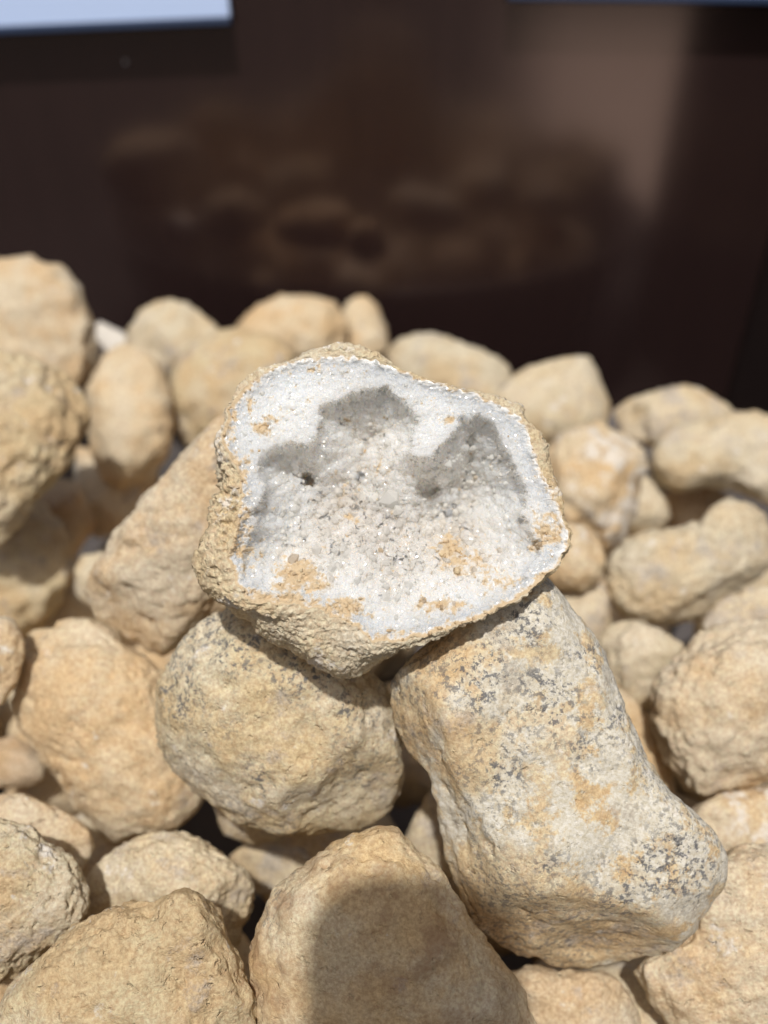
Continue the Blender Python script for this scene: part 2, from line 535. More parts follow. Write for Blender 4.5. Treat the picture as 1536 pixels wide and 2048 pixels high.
stone('angular flat-topped tan stone behind the right end of the geode', [(985, 795), (1024, 752), (1061, 731), (1110, 719), (1160, 710), (1180, 713), (1190, 730), (1204, 765), (1221, 808), (1215, 850), (1150, 890), (1080, 890), (1000, 850)], 45.5, mat='pale', facets=2, lump=0.45, e=0.7)
stone('rough oblong tan stone at the back right, against dark panel', [(1220, 822), (1252, 800), (1290, 786), (1335, 776), (1369, 771), (1406, 780), (1447, 801), (1472, 832), (1465, 880), (1380, 900), (1290, 890), (1240, 865)], 46, mat='greyish', lump=1.3)
stone('elongated upright tan stone left of centre, lit on its front', [(174, 780), (188, 740), (205, 712), (240, 690), (285, 697), (320, 730), (342, 795), (347, 855), (337, 915), (302, 955), (240, 980), (203, 962), (183, 907), (172, 840)], 44, mat='warm', facets=2)
stone('shaded stone wedged below the elongated upright stone', [(150, 890), (200, 900), (300, 900), (318, 960), (290, 1010), (240, 1060), (196, 1078), (163, 1055), (148, 990)], 46, mat='tan')
stone('pitted tan stone in shadow just left of the geode top', [(337, 800), (339, 745), (370, 697), (415, 669), (470, 655), (530, 664), (590, 700), (610, 790), (560, 880), (450, 915), (380, 895), (345, 850)], 46, mat='rough')
stone('large lumpy stone leaning in at the left edge', [(-160, 880), (-140, 770), (-60, 715), (0, 702), (51, 706), (103, 730), (144, 752), (168, 788), (177, 825), (165, 866), (148, 905), (136, 942), (110, 960), (85, 986), (41, 1044), (0, 1087), (-80, 1080), (-140, 1000)], 36.5, mat='rough', level=6, lump=1.2)
stone('white-crusted ochre stone right of the geode', [(1085, 910), (1118, 868), (1155, 852), (1200, 843), (1245, 864), (1280, 895), (1292, 935), (1278, 972), (1271, 1020), (1250, 1068), (1217, 1099), (1180, 1085), (1110, 1065), (1080, 1000)], 40, mat='white', lump=1.5, facets=4)
stone('narrow tan stone tucked behind the white-crusted stone', [(1255, 965), (1282, 948), (1309, 958), (1334, 994), (1341, 1034), (1322, 1060), (1279, 1075), (1245, 1060)], 42.5, mat='pale', level=4)
stone('waisted tan stone crossing the right edge, dark hollow beneath', [(1302, 905), (1318, 872), (1354, 850), (1402, 839), (1459, 831), (1510, 826), (1600, 838), (1650, 920), (1600, 1015), (1536, 1012), (1500, 994), (1459, 976), (1410, 974), (1357, 987), (1318, 972), (1303, 937)], 42, mat='pale', lump=1.2)
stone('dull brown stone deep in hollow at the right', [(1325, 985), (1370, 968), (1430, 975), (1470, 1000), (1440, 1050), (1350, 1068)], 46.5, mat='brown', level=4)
stone('smooth peanut-shaped pale stone at the right', [(1213, 1140), (1222, 1108), (1252, 1081), (1305, 1060), (1354, 1056), (1400, 1042), (1421, 1012), (1455, 995), (1492, 1003), (1524, 1025), (1545, 1062), (1545, 1120), (1525, 1150), (1492, 1171), (1436, 1214), (1402, 1236), (1354, 1246), (1290, 1245), (1245, 1230), (1219, 1197)], 35.5, mat='pale', level=6, facets=1, lump=0.8)
stone('plain warm ochre stone half hidden by right end of geode', [(1070, 1090), (1100, 1058), (1136, 1047), (1177, 1055), (1201, 1082), (1213, 1120), (1202, 1158), (1167, 1184), (1110, 1175), (1060, 1140)], 34.5, mat='warm', facets=1)
stone('small grey-tan stone under the plain ochre stone', [(1085, 1180), (1120, 1160), (1170, 1168), (1208, 1165), (1221, 1200), (1227, 1245), (1212, 1300), (1180, 1340), (1120, 1300)], 35.5, mat='greyish', level=4)
stone('pale rounded stone between speckled stone and big right stone', [(1195, 1290), (1212, 1253), (1240, 1242), (1268, 1240), (1316, 1256), (1368, 1292), (1370, 1350), (1330, 1410), (1270, 1420), (1220, 1380)], 33, mat='pale')
stone('slim stone strip showing along right flank of the speckled stone', [(1215, 1360), (1262, 1385), (1300, 1440), (1330, 1500), (1352, 1575), (1350, 1622), (1290, 1600), (1230, 1480)], 30.5, mat='warm', level=4)
stone('grey lumpy stone on the right edge above the big round one', [(1395, 1255), (1435, 1205), (1487, 1180), (1540, 1171), (1620, 1200), (1650, 1270), (1560, 1310), (1440, 1310)], 33, mat='greyish')
stone('big round warm tan stone at the right edge', [(1304, 1440), (1306, 1382), (1326, 1337), (1376, 1297), (1396, 1267), (1432, 1249), (1492, 1236), (1550, 1231), (1620, 1270), (1660, 1390), (1620, 1520), (1536, 1566), (1467, 1581), (1411, 1596), (1366, 1571), (1326, 1526)], 29.2, mat='tan', level=6, fine=1.2)
stone('tan stone with white smear below the big round right stone', [(1360, 1660), (1395, 1607), (1430, 1590), (1467, 1581), (1550, 1572), (1640, 1610), (1660, 1710), (1580, 1780), (1450, 1760), (1380, 1710)], 28.5, mat='white')
# --- middle
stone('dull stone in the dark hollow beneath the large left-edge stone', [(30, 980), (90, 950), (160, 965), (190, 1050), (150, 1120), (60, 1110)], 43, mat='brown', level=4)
stone('large tan stone leaning behind the left side of the geode', [(447, 842), (404, 870), (359, 918), (308, 972), (267, 1017), (236, 1058), (212, 1100), (185, 1132), (169, 1178), (169, 1209), (193, 1230), (226, 1260), (255, 1283), (292, 1308), (321, 1320), (350, 1305), (386, 1277), (440, 1235), (520, 1180), (570, 1020), (540, 880)], 28.8, mat='tan', level=6, t=0.7, ftilt=(0, 0.25))
stone('pale pebble in the dark gap left of the leaning stone', [(148, 1140), (163, 1112), (200, 1104), (235, 1115), (235, 1180), (180, 1215), (150, 1190)], 37, mat='pale', level=4)
stone('craggy stone at the left edge, its top in shadow', [(-70, 1050), (20, 1005), (90, 1005), (138, 1060), (156, 1125), (143, 1162), (125, 1206), (85, 1255), (20, 1290), (-70, 1250)], 41, mat='rough', lump=1.6, facets=4)
stone('small tan stone cut off by the left edge, beside sunlit oval stone', [(-90, 1250), (-20, 1228), (26, 1238), (47, 1275), (48, 1320), (31, 1365), (2, 1413), (-60, 1430), (-120, 1340)], 28, mat='tan')
stone('smooth sunlit ochre oval stone left of the middle, shaded on its left', [(33, 1337), (44, 1293), (60, 1268), (84, 1253), (124, 1237), (175, 1235), (204, 1250), (241, 1282), (284, 1312), (330, 1345), (370, 1420), (400, 1500), (414, 1585), (394, 1618), (357, 1655), (314, 1676), (263, 1677), (233, 1684), (197, 1655), (153, 1619), (124, 1575), (95, 1535), (62, 1494), (40, 1457), (27, 1403)], 29.8, mat='warm', level=6, lump=0.8, facets=1)
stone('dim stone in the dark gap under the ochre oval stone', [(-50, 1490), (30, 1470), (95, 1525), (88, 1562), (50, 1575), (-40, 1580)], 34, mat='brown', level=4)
stone('broad blue-flecked ochre stone under the left of the geode', [(310, 1430), (318, 1370), (345, 1310), (395, 1252), (435, 1232), (500, 1226), (600, 1240), (700, 1300), (765, 1375), (795, 1440), (808, 1490), (809, 1535), (800, 1582), (780, 1622), (740, 1652), (680, 1667), (610, 1678), (540, 1669), (480, 1648), (430, 1612), (375, 1571), (345, 1541), (320, 1490)], 25.6, mat='blue', level=6, lump=0.9, ftilt=(0, 0.18), facets=2,
      zones=[(375, 1390, 60, .8), (480, 1320, 65, .7), (610, 1340, 80, .8), (530, 1560, 55, .5), (700, 1530, 60, .5), (430, 1270, 60, .7), (690, 1420, 60, .6), (420, 1480, 40, .5), (740, 1440, 40, .6)], bumps=[(700, 1490, 60, 22), (600, 1560, 90, 12), (470, 1420, 80, 10)])
stone('grey lump shaded under the blue-flecked stone', [(422, 1595), (465, 1585), (545, 1640), (570, 1680), (510, 1692), (445, 1668)], 29.5, mat='greyish', level=4)
stone('flat tan stone deep in the gap beside the round-topped stone', [(455, 1715), (490, 1688), (540, 1690), (600, 1694), (640, 1730), (590, 1800), (510, 1790)], 31, mat='greyish', level=4)
stone('shaded stone in the gap between blue-flecked and black-speckled stones', [(805, 1690), (825, 1635), (862, 1580), (910, 1590), (935, 1690), (910, 1760), (845, 1740)], 29.5, mat='greyish', level=4)
stone('long bone-shaped stone covered in black specks under right of geode', [(850, 1300), (900, 1240), (980, 1180), (1040, 1150), (1083, 1160), (1124, 1201), (1164, 1256), (1204, 1312), (1230, 1372), (1260, 1443), (1295, 1524), (1336, 1584), (1381, 1625), (1427, 1665), (1449, 1716), (1449, 1761), (1422, 1802), (1401, 1847), (1366, 1892), (1331, 1918), (1265, 1933), (1225, 1948), (1164, 1958), (1103, 1948), (1043, 1933), (1002, 1898), (962, 1867), (927, 1822), (906, 1771), (896, 1721), (881, 1645), (871, 1584), (861, 1544), (826, 1514), (800, 1463), (785, 1413), (790, 1367), (816, 1332)], 23.6, mat='speck', level=6, lump=0.55, fine=0.7, t=0.62, ftilt=(0.0, 0.10), facets=0, e=0.78, zones=[(1330, 1720, 85, 1), (1240, 1770, 60, .7), (970, 1375, 75, .9), (1100, 1420, 90, .7), (1050, 1270, 75, .8), (1020, 1550, 55, .8), (1160, 1510, 60, .6), (1120, 1700, 50, .5), (1170, 1330, 50, .6), (1220, 1450, 60, .5)],
      ochres=[(830, 1440, 80, 1), (900, 1330, 80, .9), (1000, 1770, 110, 1), (1100, 1880, 150, 1), (1260, 1880, 90, .8), (950, 1520, 80, .8), (1110, 1490, 50, .7), (1030, 1420, 30, .6)], cuts=[(-0.1, 0.72, 0.62, 0.77), (-0.75, 0.25, 0.6, 0.85), (0.1, -0.05, 1, 0.86)],
      bumps=[(1060, 1720, 110, 26), (1350, 1730, 130, 16), (930, 1420, 110, 16), (1190, 1900, 90, -30), (1000, 1830, 70, -22)])
# --- front
stone('stone behind the lower left front stone, shaded on top', [(-60, 1620), (0, 1590), (42, 1583), (78, 1601), (115, 1617), (151, 1638), (180, 1662), (187, 1698), (172, 1740), (100, 1790), (0, 1760), (-70, 1690)], 27, mat='tan')
stone('rough lumpy stone at the lower left edge', [(-130, 1720), (-60, 1650), (0, 1635), (60, 1655), (110, 1688), (150, 1720), (173, 1765), (181, 1806), (162, 1847), (120, 1880), (78, 1916), (47, 1947), (0, 1969), (-90, 1960), (-160, 1840)], 24.3, mat='rough', level=6, fine=1.3)
stone('round-topped tan stone at lower left, behind the ridged front stone', [(168, 1800), (173, 1750), (208, 1712), (250, 1686), (297, 1670), (354, 1667), (396, 1678), (443, 1706), (485, 1738), (505, 1780), (504, 1825), (472, 1890), (400, 1930), (280, 1920), (185, 1860)], 26.3, mat='pale', level=6)
stone('ridged stone at the bottom left with rough grey crest', [(-30, 2060), (0, 2008), (31, 1967), (83, 1915), (135, 1868), (182, 1842), (229, 1813), (271, 1808), (313, 1808), (336, 1788), (370, 1776), (406, 1794), (438, 1832), (458, 1879), (480, 1925), (501, 1983), (512, 2048), (515, 2110), (450, 2190), (250, 2220), (60, 2190), (-30, 2120)], 22.6, mat='rough', level=6, facets=1, lump=0.9,
      bumps=[(380, 1850, 60, 26), (300, 1850, 40, -18), (330, 1930, 60, -14), (170, 1990, 120, 14)])
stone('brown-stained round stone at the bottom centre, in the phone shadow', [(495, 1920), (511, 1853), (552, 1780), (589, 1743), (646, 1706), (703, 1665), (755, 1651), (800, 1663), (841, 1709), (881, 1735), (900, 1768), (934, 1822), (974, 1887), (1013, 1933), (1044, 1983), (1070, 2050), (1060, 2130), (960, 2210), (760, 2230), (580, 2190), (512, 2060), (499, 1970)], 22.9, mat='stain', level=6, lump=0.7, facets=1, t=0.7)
stone('low tan stone at the bottom under the speckled stone', [(1000, 1950), (1060, 1930), (1113, 1940), (1204, 1940), (1242, 1966), (1267, 2003), (1287, 2060), (1250, 2140), (1150, 2170), (1060, 2120), (1030, 2010)], 26, mat='tan')
stone('smooth tan stone filling the bottom right corner', [(1262, 1942), (1300, 1912), (1365, 1870), (1400, 1800), (1430, 1720), (1475, 1690), (1560, 1688), (1690, 1760), (1730, 1900), (1690, 2060), (1560, 2160), (1400, 2130), (1336, 2046), (1294, 1993)], 25.3, mat='tan', level=6, lump=0.8)

# ------------------------------------------------------------------ filler stones: below the ones in view, and out of frame round the dish
proto = []
rr_ = np.random.RandomState(5)
for k in range(4):
    S, T = ico(4)
    off = rr_.uniform(0, 50, 3)
    V = S * np.array([1.0, 0.82 + 0.1 * k / 3, 0.72]) * (1 + 0.16 * fbm(S * 1.3 + off, 3) + 0.03 * fbm(S * 6 + off, 3))[:, None]
    me_o = mesh_obj('stone', V * 0.036, T, MATS[('tan', 'pale', 'warm', 'greyish')[k]])
    proto.append(me_o.data); bpy.data.objects.remove(me_o)


def on_frame(p):
    d = p - CAM; zz = d @ FWD
    if zz < 0.05: return False
    x = 768 + F * (d @ RIGHT) / zz; y = 1024 - F * (d @ UP) / zz
    return -420 < x < 1950 and y < 2460


def filler(x, y, z, label, grp):
    i = rr_.randint(4)
    o = bpy.data.objects.new('stone', proto[i]); COL.objects.link(o)
    o.location = (x, y, z); o.rotation_euler = tuple(rr_.uniform(0, 6.28, 3)); s = rr_.uniform(0.85, 1.12); o.scale = (s, s, s)
    tag(o, label, 'stone', grp)


for lay, (zc, rad) in enumerate(((0.050, 0.20), (0.090, 0.240))):
    n = int(rad / 0.074) + 1
    for i in range(-n, n + 1):
        for j in range(-n, n + 1):
            x = (i + 0.5 * (j % 2) + 0.3 * lay) * 0.074 + rr_.uniform(-.008, .008); y = (j + 0.4 * lay) * 0.066 + rr_.uniform(-.008, .008)
            if math.hypot(x, y) < rad:
                if lay == 0 and math.hypot(x, y) < 0.12: continue
                filler(BC[0] + x, BC[1] + y, zc, 'tan stone buried deep in the shade beneath the pile', 'buried stones under the pile')
for rad, zc in ((0.275, 0.148), (0.215, 0.165), (0.15, 0.16), (0.08, 0.15)):
    n = int(2 * math.pi * rad / 0.078)
    for i in range(n):
        a = 2 * math.pi * i / n + rad * 9
        p = np.array([BC[0] + rad * math.cos(a), BC[1] + rad * math.sin(a), zc + rr_.uniform(-.006, .006)])
        if not on_frame(p):
            filler(*p, 'tan stone of the pile beyond the edge of the picture', 'stones outside the picture')

# ------------------------------------------------------------------ the opened geode
Z0 = 0.220
PXM = 0.972 * Z0 / F                       # metres per photo pixel at the geode
GC = np.array([760.0, 1010.0])
zm = lambda L: np.array([(360 + x * 0.5208, 640 + y * 0.5208) for x, y in L])
SIL = zm([(580, 78), (680, 83), (760, 110), (800, 130), (880, 182), (1000, 233), (1100, 255), (1230, 276), (1320, 316), (1390, 398), (1425, 500), (1470, 605), (1478, 700), (1470, 765), (1492, 805), (1492, 870), (1442, 950), (1380, 1003),
          (1290, 1075), (1170, 1136), (1050, 1178), (950, 1224), (850, 1278), (760, 1332), (680, 1366), (600, 1373), (520, 1347), (440, 1302), (380, 1262), (310, 1217), (270, 1166), (210, 1142), (140, 1104), (70, 1042), (43, 950), (58, 850),
          (88, 760), (108, 690), (138, 640), (130, 560), (143, 470), (172, 400), (173, 340), (230, 268), (310, 198), (380, 158), (450, 128), (520, 90)])
RIM = zm([(470, 150), (560, 142), (650, 134), (760, 160), (850, 190), (900, 215), (1000, 245), (1090, 272), (1170, 298), (1240, 325), (1300, 368), (1345, 450), (1375, 550), (1412, 640), (1450, 720), (1470, 790), (1480, 850), (1430, 942),
          (1370, 992), (1280, 1058), (1160, 1118), (1050, 1155), (950, 1186), (850, 1208), (740, 1210), (690, 1160), (620, 1125), (540, 1095), (450, 1075), (380, 1070), (290, 1062), (240, 1000), (205, 900), (235, 820), (245, 740), (250, 690),
          (245, 600), (200, 520), (170, 470), (185, 400), (190, 345), (240, 272), (315, 207), (390, 172)])
CAV = zm([(300, 560), (350, 485), (430, 472), (500, 470), (532, 435), (536, 335), (600, 300), (690, 268), (790, 250), (870, 312), (920, 372), (900, 440), (880, 500), (922, 532), (960, 520), (1010, 470), (1070, 405), (1092, 372), (1150, 352),
          (1210, 392), (1240, 450), (1272, 520), (1302, 600), (1332, 680), (1312, 740), (1340, 800), (1385, 880), (1310, 990), (1110, 1075), (900, 1150), (770, 1165), (640, 1070), (500, 1040), (320, 1030), (262, 960), (252, 880), (300, 800), (285, 740), (310, 690), (335, 640)])


def poly_sd(P, poly):
    """signed distance, positive inside"""
    best = np.full(len(P), 1e9); ins = np.zeros(len(P), bool)
    for i in range(len(poly)):
        a, b = poly[i], poly[(i + 1) % len(poly)]
        e = b - a; w = P - a
        t = np.clip((w @ e) / (e @ e), 0, 1)
        d = np.hypot(*(w - t[:, None] * e).T)
        best = np.minimum(best, d)
        c = ((a[1] > P[:, 1]) != (b[1] > P[:, 1]))
        xx = a[0] + (P[:, 1] - a[1]) * e[0] / (e[1] if abs(e[1]) > 1e-9 else 1e-9)
        ins ^= c & (P[:, 0] < xx)
    return np.where(ins, best, -best)


NT, NI, NO, NB = 900, 250, 56, 40
TH = np.linspace(0, 2 * math.pi, NT, endpoint=False)
cs, sn = np.cos(TH), np.sin(TH)
ring = np.stack([cs * 3, sn * 3, np.zeros(NT)], 1)
Rg = at_angle(poly_radius(SIL, GC, smooth=2), TH) + 4.0 * fbm(ring * 4, 4)
Qg = at_angle(poly_radius(RIM, GC, smooth=2), TH) + 7.0 * fbm(ring * 6 + 9, 4)
Qg = np.minimum(Qg, Rg - 7)
tilt = lambda x, y: 82 + 0.16 * (y - GC[1]) - 0.05 * (x - GC[0])


def cavity(x, y):
    P = np.stack([x, y], 1)
    J = np.stack([x / 30, y / 30, np.zeros(len(x))], 1)
    P = P + np.stack([fbm(J, 3), fbm(J + 40, 3)], 1) * 9.0
    s = poly_sd(P, CAV)
    x, y = P[:, 0], P[:, 1]
    q_ = np.clip((s + 2) / (160 - 60 * sstep((y - 970) / 160)), 0, 1)
    wall = (0.86 * (1.3 * q_ - 0.3 * q_ * q_) + 0.14 * sstep((s + 2) / 9)) * sstep((s + 2) / 6)
    floor = 22 + 188 * (1 - sstep((y - 945) / 285))
    D = floor * wall
    G = lambda cx, cy, rx, ry: np.exp(-((x - cx) / rx) ** 2 - ((y - cy) / ry) ** 2)
    D -= 34 * G(705, 1060, 110, 70) * wall
    D -= 26 * G(770, 985, 60, 60)
    D -= 0
    D += 44 * sstep((x - 832) / 10) * G(900, 985, 130, 75) * wall
    D += 30 * G(960, 930, 80, 60) * wall
    D += 34 * G(540, 1085, 55, 45) + 26 * G(535, 990, 50, 90) * wall
    D += 34 * G(985, 1000, 90, 85) * wall
    D += 55 * sstep((1 - np.hypot((x - 604) / 15, (y - 958) / 22)) * 3)
    D += 38 * sstep((1 - np.hypot((x - 862) / 32, (y - 974) / 26)) * 3)
    K = np.stack([x / 85, y / 85, np.zeros(len(x))], 1)
    D = np.minimum(D, 225)
    D += (14 * fbm(K, 3) + 8 * fbm(K * 4 + 5, 3)) * (0.35 + 0.65 * wall)
    return D, wall


rows_x, rows_y, rows_w, rows_k = [], [], [], []          # k: 0 face, 1 shell
hq = tilt(GC[0] + Qg * cs, GC[1] + Qg * sn)
js = (np.arange(1, NI + 1) / NI) ** 0.85
for f in js:
    rows_x.append(GC[0] + Qg * f * cs); rows_y.append(GC[1] + Qg * f * sn)
x = np.concatenate(rows_x); y = np.concatenate(rows_y)
D, wall = cavity(x, y)
edge = sstep((1 - np.repeat(js, NT)) / 0.05)
wI = tilt(x, y) - D * edge + 5 * (1 - edge)
so = np.arange(1, NO + 1) / NO
xo, yo, wo = [], [], []
for s in so:
    r_ = Qg + (Rg - Qg) * s
    xo.append(GC[0] + r_ * cs); yo.append(GC[1] + r_ * sn)
    wo.append((hq + 5) * np.sqrt(np.maximum(0, 1 - s ** 2.2)))
xb, yb, wb = [], [], []
sb = np.arange(1, NB + 1) / NB
for s in sb:
    a = s * math.pi / 2
    r_ = (Rg * (1 - 0.6 * s) + 320 * 0.6 * s) * math.cos(a) ** 0.9
    xb.append(GC[0] + r_ * cs); yb.append(GC[1] + r_ * sn); wb.append(np.full(NT, -235 * math.sin(a)))
GX = np.concatenate([x] + xo + xb); GY = np.concatenate([y] + yo + yb); GW = np.concatenate([wI] + wo + wb)
NR = NI + NO + NB
idx = np.arange(NR * NT).reshape(NR, NT)
quads = np.stack([idx[:-1], np.roll(idx, -1, 1)[:-1], np.roll(idx, -1, 1)[1:], idx[1:]], -1)   # (NR-1, NT, 4)
P3 = np.stack([GX, -GY, GW], 1)            # right-handed: x right, y up, w toward lens


def grid_normals(P):
    G = P.reshape(NR, NT, 3)
    dt = np.roll(G, -1, 1) - np.roll(G, 1, 1)
    dr = np.gradient(G, axis=0)
    n = np.cross(dt, dr)
    n /= np.maximum(1e-9, np.linalg.norm(n, axis=2))[..., None]
    return n.reshape(-1, 3)


nr = grid_normals(P3)
if nr[NI * NT // 2:NI * NT].mean(0)[2] < 0:
    nr = -nr; quads = quads[..., ::-1]
isface = np.arange(NR * NT) < NI * NT
near_rim = np.exp(-(np.abs(np.arange(NR * NT) // NT - NI) / 8.0) ** 2)
# relief of packed quartz points, stamped point by point on a height map
HS = 1.0
hx0, hy0 = 360.0, 640.0
Hm = np.full((780, 820), -9.0)
rc = np.random.RandomState(3)
NP_ = 15000
sx_, sy_ = rc.uniform(375, 1150, NP_), rc.uniform(675, 1370, NP_)
_, swall = cavity(sx_, sy_)
for q in range(NP_):
    r_ = (3.0 + 6.2 * swall[q]) * math.exp(rc.normal(0, 0.34))
    R_ = int(r_ * 1.5) + 2
    ix, iy = int(sx_[q] - hx0), int(sy_[q] - hy0)
    if ix - R_ < 0 or iy - R_ < 0 or ix + R_ + 1 > 820 or iy + R_ + 1 > 780: continue
    dx, dy = np.meshgrid(np.arange(ix - R_, ix + R_ + 1) + hx0 - sx_[q], np.arange(iy - R_, iy + R_ + 1) + hy0 - sy_[q])
    a0 = rc.uniform(0, 6.28); sl = rc.uniform(0.8, 1.7); m_ = np.full(dx.shape, -99.0)
    for k in range(5):
        a = a0 + k * 1.2566 + rc.normal(0, 0.25)
        m_ = np.maximum(m_, dx * math.cos(a) + dy * math.sin(a))
    h_ = r_ * rc.uniform(0.5, 1.15) - sl * m_
    b0 = rc.uniform(0, 6.28)
    h_ = np.minimum(h_, r_ * rc.uniform(0.25, 0.7) + 0.45 * (dx * math.cos(b0) + dy * math.sin(b0)))
    v_ = Hm[iy - R_:iy + R_ + 1, ix - R_:ix + R_ + 1]
    np.maximum(v_, h_, out=v_)
Hm = np.maximum(Hm, -3.0)


def relief(x, y):
    u = np.clip(x - hx0, 0, 818); v = np.clip(y - hy0, 0, 778)
    i, j = u.astype(int), v.astype(int); fu, fv = u - i, v - j
    return Hm[j, i] * (1 - fu) * (1 - fv) + Hm[j, i + 1] * fu * (1 - fv) + Hm[j + 1, i] * (1 - fu) * fv + Hm[j + 1, i + 1] * fu * fv


rock = (15 * fbm(P3 / 130 + 3, 2) * (np.arange(NR * NT) // NT > NI + NO * 0.4)
        + 4.5 * fbm(P3 / np.array([60, 40, 60]) + 8, 4, 0.6) - 4 * np.maximum(0, fbm(P3 / np.array([50, 16, 45]) + 20, 4, 0.65, ridged=True) - 0.60) + 2.6 * fbm(P3 / 10 + 4, 4, 0.75))
xt = 3.0 * fbm(P3 / 16 + 60, 3, 0.6) + 0.85 * relief(GX, GY)
# crumbly crust on the left flank
crumb = np.exp(-((GX - 450) / 55) ** 2 - ((GY - 1020) / 120) ** 2)
rock += crumb * 12 * fbm(P3 / 17 + 70, 4, 0.65)
P3 = P3 + nr * np.where(isface, xt * (1 - near_rim) + near_rim * 0.5 * rock, rock * (0.35 + 0.65 * np.minimum(1, np.abs(np.arange(NR * NT) // NT - NI) / 5.0)))[:, None]
nr = grid_normals(P3)
if nr[NI * NT // 2:NI * NT].mean(0)[2] < 0: nr = -nr

g_ray = ray(*GC); g_c = CAM + g_ray * Z0; g_n = g_ray / np.linalg.norm(g_ray)
BASE = np.array([[1, 0, 0], UP, -g_n])     # rows: local axes in the world


def to_world(P):
    L_ = (P - np.array([GC[0], -GC[1], 0])) * PXM
    return L_ @ BASE


def dir_world(n):
    return n @ BASE


# ochre dust on the crystals: blobs where the photograph shows them
DUST = [(600, 1145, 45, 30, .9), (640, 1165, 34, 18, .8), (575, 1170, 34, 16, .7), (905, 1110, 40, 42, .75), (950, 1130, 40, 30, .6), (990, 1165, 50, 22, .5), (1095, 1060, 30, 36, .8), (1070, 1080, 20, 30, .5), (530, 860, 30, 18, .7), (545, 840, 22, 14, .5),
        (485, 800, 40, 26, .4), (470, 960, 34, 60, .75), (480, 1040, 30, 60, .7), (500, 1110, 26, 40, .5), (690, 1205, 60, 22, .8), (560, 1190, 80, 16, .9), (640, 1215, 60, 26, .75), (880, 1205, 60, 14, .7), (800, 1262, 60, 14, .6), (700, 1040, 22, 10, .55), (690, 985, 30, 26, .35),
        (900, 838, 12, 12, .6), (690, 830, 10, 6, .6), (750, 840, 14, 8, .4), (640, 740, 40, 12, .45), (1010, 790, 60, 10, .4), (560, 745, 30, 10, .35), (470, 850, 16, 40, .55), (750, 930, 30, 30, .25)]


def dust_at(x, y, q):
    fr = np.hypot(x - GC[0], y - GC[1]) / at_angle(Qg, np.arctan2(y - GC[1], x - GC[0]))
    low = np.maximum(sstep((y - 1080) / 120), sstep((540 - x) / 80))
    d = (0.20 + 0.42 * low) * np.exp(-(np.maximum(0, 1 - fr) / 0.045) ** 2) + (0.25 + 0.3 * low) * np.exp(-(np.maximum(0, 1 - fr) / 0.016) ** 2)
    for (cx, cy, rx, ry, a) in DUST:
        d = np.maximum(d, a * np.exp(-((x - cx) / rx) ** 2 - ((y - cy) / ry) ** 2))
    n = fbm(q / 16 + 33, 4, 0.65)
    n2 = fbm(q / 7 + 71, 3, 0.6)
    return np.clip(sstep((d + 0.42 * n - 0.22) / 0.45) + 0.8 * sstep((n2 + 0.5 * n - 0.62) / 0.1) * 0.7, 0, 1)


def crystal_mat(name, trans=0.5, rough=0.13, sss=0.0, glass=0.0):
    m, N, L, B = new_mat(name)
    at = N.new('ShaderNodeAttribute'); at.attribute_name = 'dust'
    at2 = N.new('ShaderNodeAttribute'); at2.attribute_name = 'depth_glow'
    tc = N.new('ShaderNodeTexCoord')
    f = ramp(N, L, noise_n(N, L, tc.outputs['Object'], 70, 4, 0.6), 0.35, 0.65)
    a3 = N.new('ShaderNodeAttribute'); a3.attribute_name = 'cavity_shade'
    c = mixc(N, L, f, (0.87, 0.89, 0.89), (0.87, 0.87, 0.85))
    c = mixc(N, L, a3.outputs['Fac'], c, mixc(N, L, f, (0.82, 0.80, 0.765), (0.78, 0.75, 0.71)))  # darker, warmer with cavity depth: recess shade put into the quartz colour
    dn = noise_n(N, L, tc.outputs['Object'], 900, 4, 0.6)
    dc = mixc(N, L, dn, (0.52, 0.385, 0.225), (0.68, 0.56, 0.39))
    c = mixc(N, L, at.outputs['Fac'], c, dc)
    L.new(c, B.inputs['Base Color'])
    r = N.new('ShaderNodeMapRange'); r.inputs['To Min'].default_value = rough; r.inputs['To Max'].default_value = 0.9
    L.new(at.outputs['Fac'], r.inputs['Value']); L.new(r.outputs[0], B.inputs['Roughness'])
    B.inputs['IOR'].default_value = 1.54
    if glass > 0:
        L.new(math_n(N, L, 'MULTIPLY', math_n(N, L, 'SUBTRACT', 1.0, at.outputs['Fac']), glass), B.inputs['Transmission Weight'])
    if sss > 0:
        B.inputs['Subsurface Radius'].default_value = (1.0, 0.87, 0.73)
        B.inputs['Subsurface Scale'].default_value = 0.020
        L.new(math_n(N, L, 'MULTIPLY', at2.outputs['Fac'], sss), B.inputs['Subsurface Weight'])
    if trans > 0:      # milky light passing through the points
        T = N.new('ShaderNodeBsdfTranslucent'); L.new(c, T.inputs['Color'])
        mx = N.new('ShaderNodeMixShader'); mx.inputs[0].default_value = trans
        L.new(B.outputs[0], mx.inputs[1]); L.new(T.outputs[0], mx.inputs[2])
        L.new(mx.outputs[0], N['Material Output'].inputs['Surface'])
    return m


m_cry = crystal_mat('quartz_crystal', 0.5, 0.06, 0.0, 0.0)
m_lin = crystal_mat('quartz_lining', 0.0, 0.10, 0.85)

geode = bpy.data.objects.new('geode', None); COL.objects.link(geode)
geode.location = g_c
tag(geode, 'broken open geode lined with white quartz crystals, resting on top of the pile', 'geode')
WP = to_world(P3)


def sub(name, qs, mat, attr=None, kind=None):
    q = qs.reshape(-1, 4)
    used, inv = np.unique(q, return_inverse=True)
    o = mesh_obj(name, WP[used], inv.reshape(-1, 4), mat, geode, True, attr={k: v[used] for k, v in (attr or {}).items()})
    return o


dust_all = dust_at(GX, GY, P3)
shell = sub('rock_shell', quads[NI - 1:], MATS['crust'])
edge2 = sstep((1 - np.repeat(js, NT)) / 0.055)
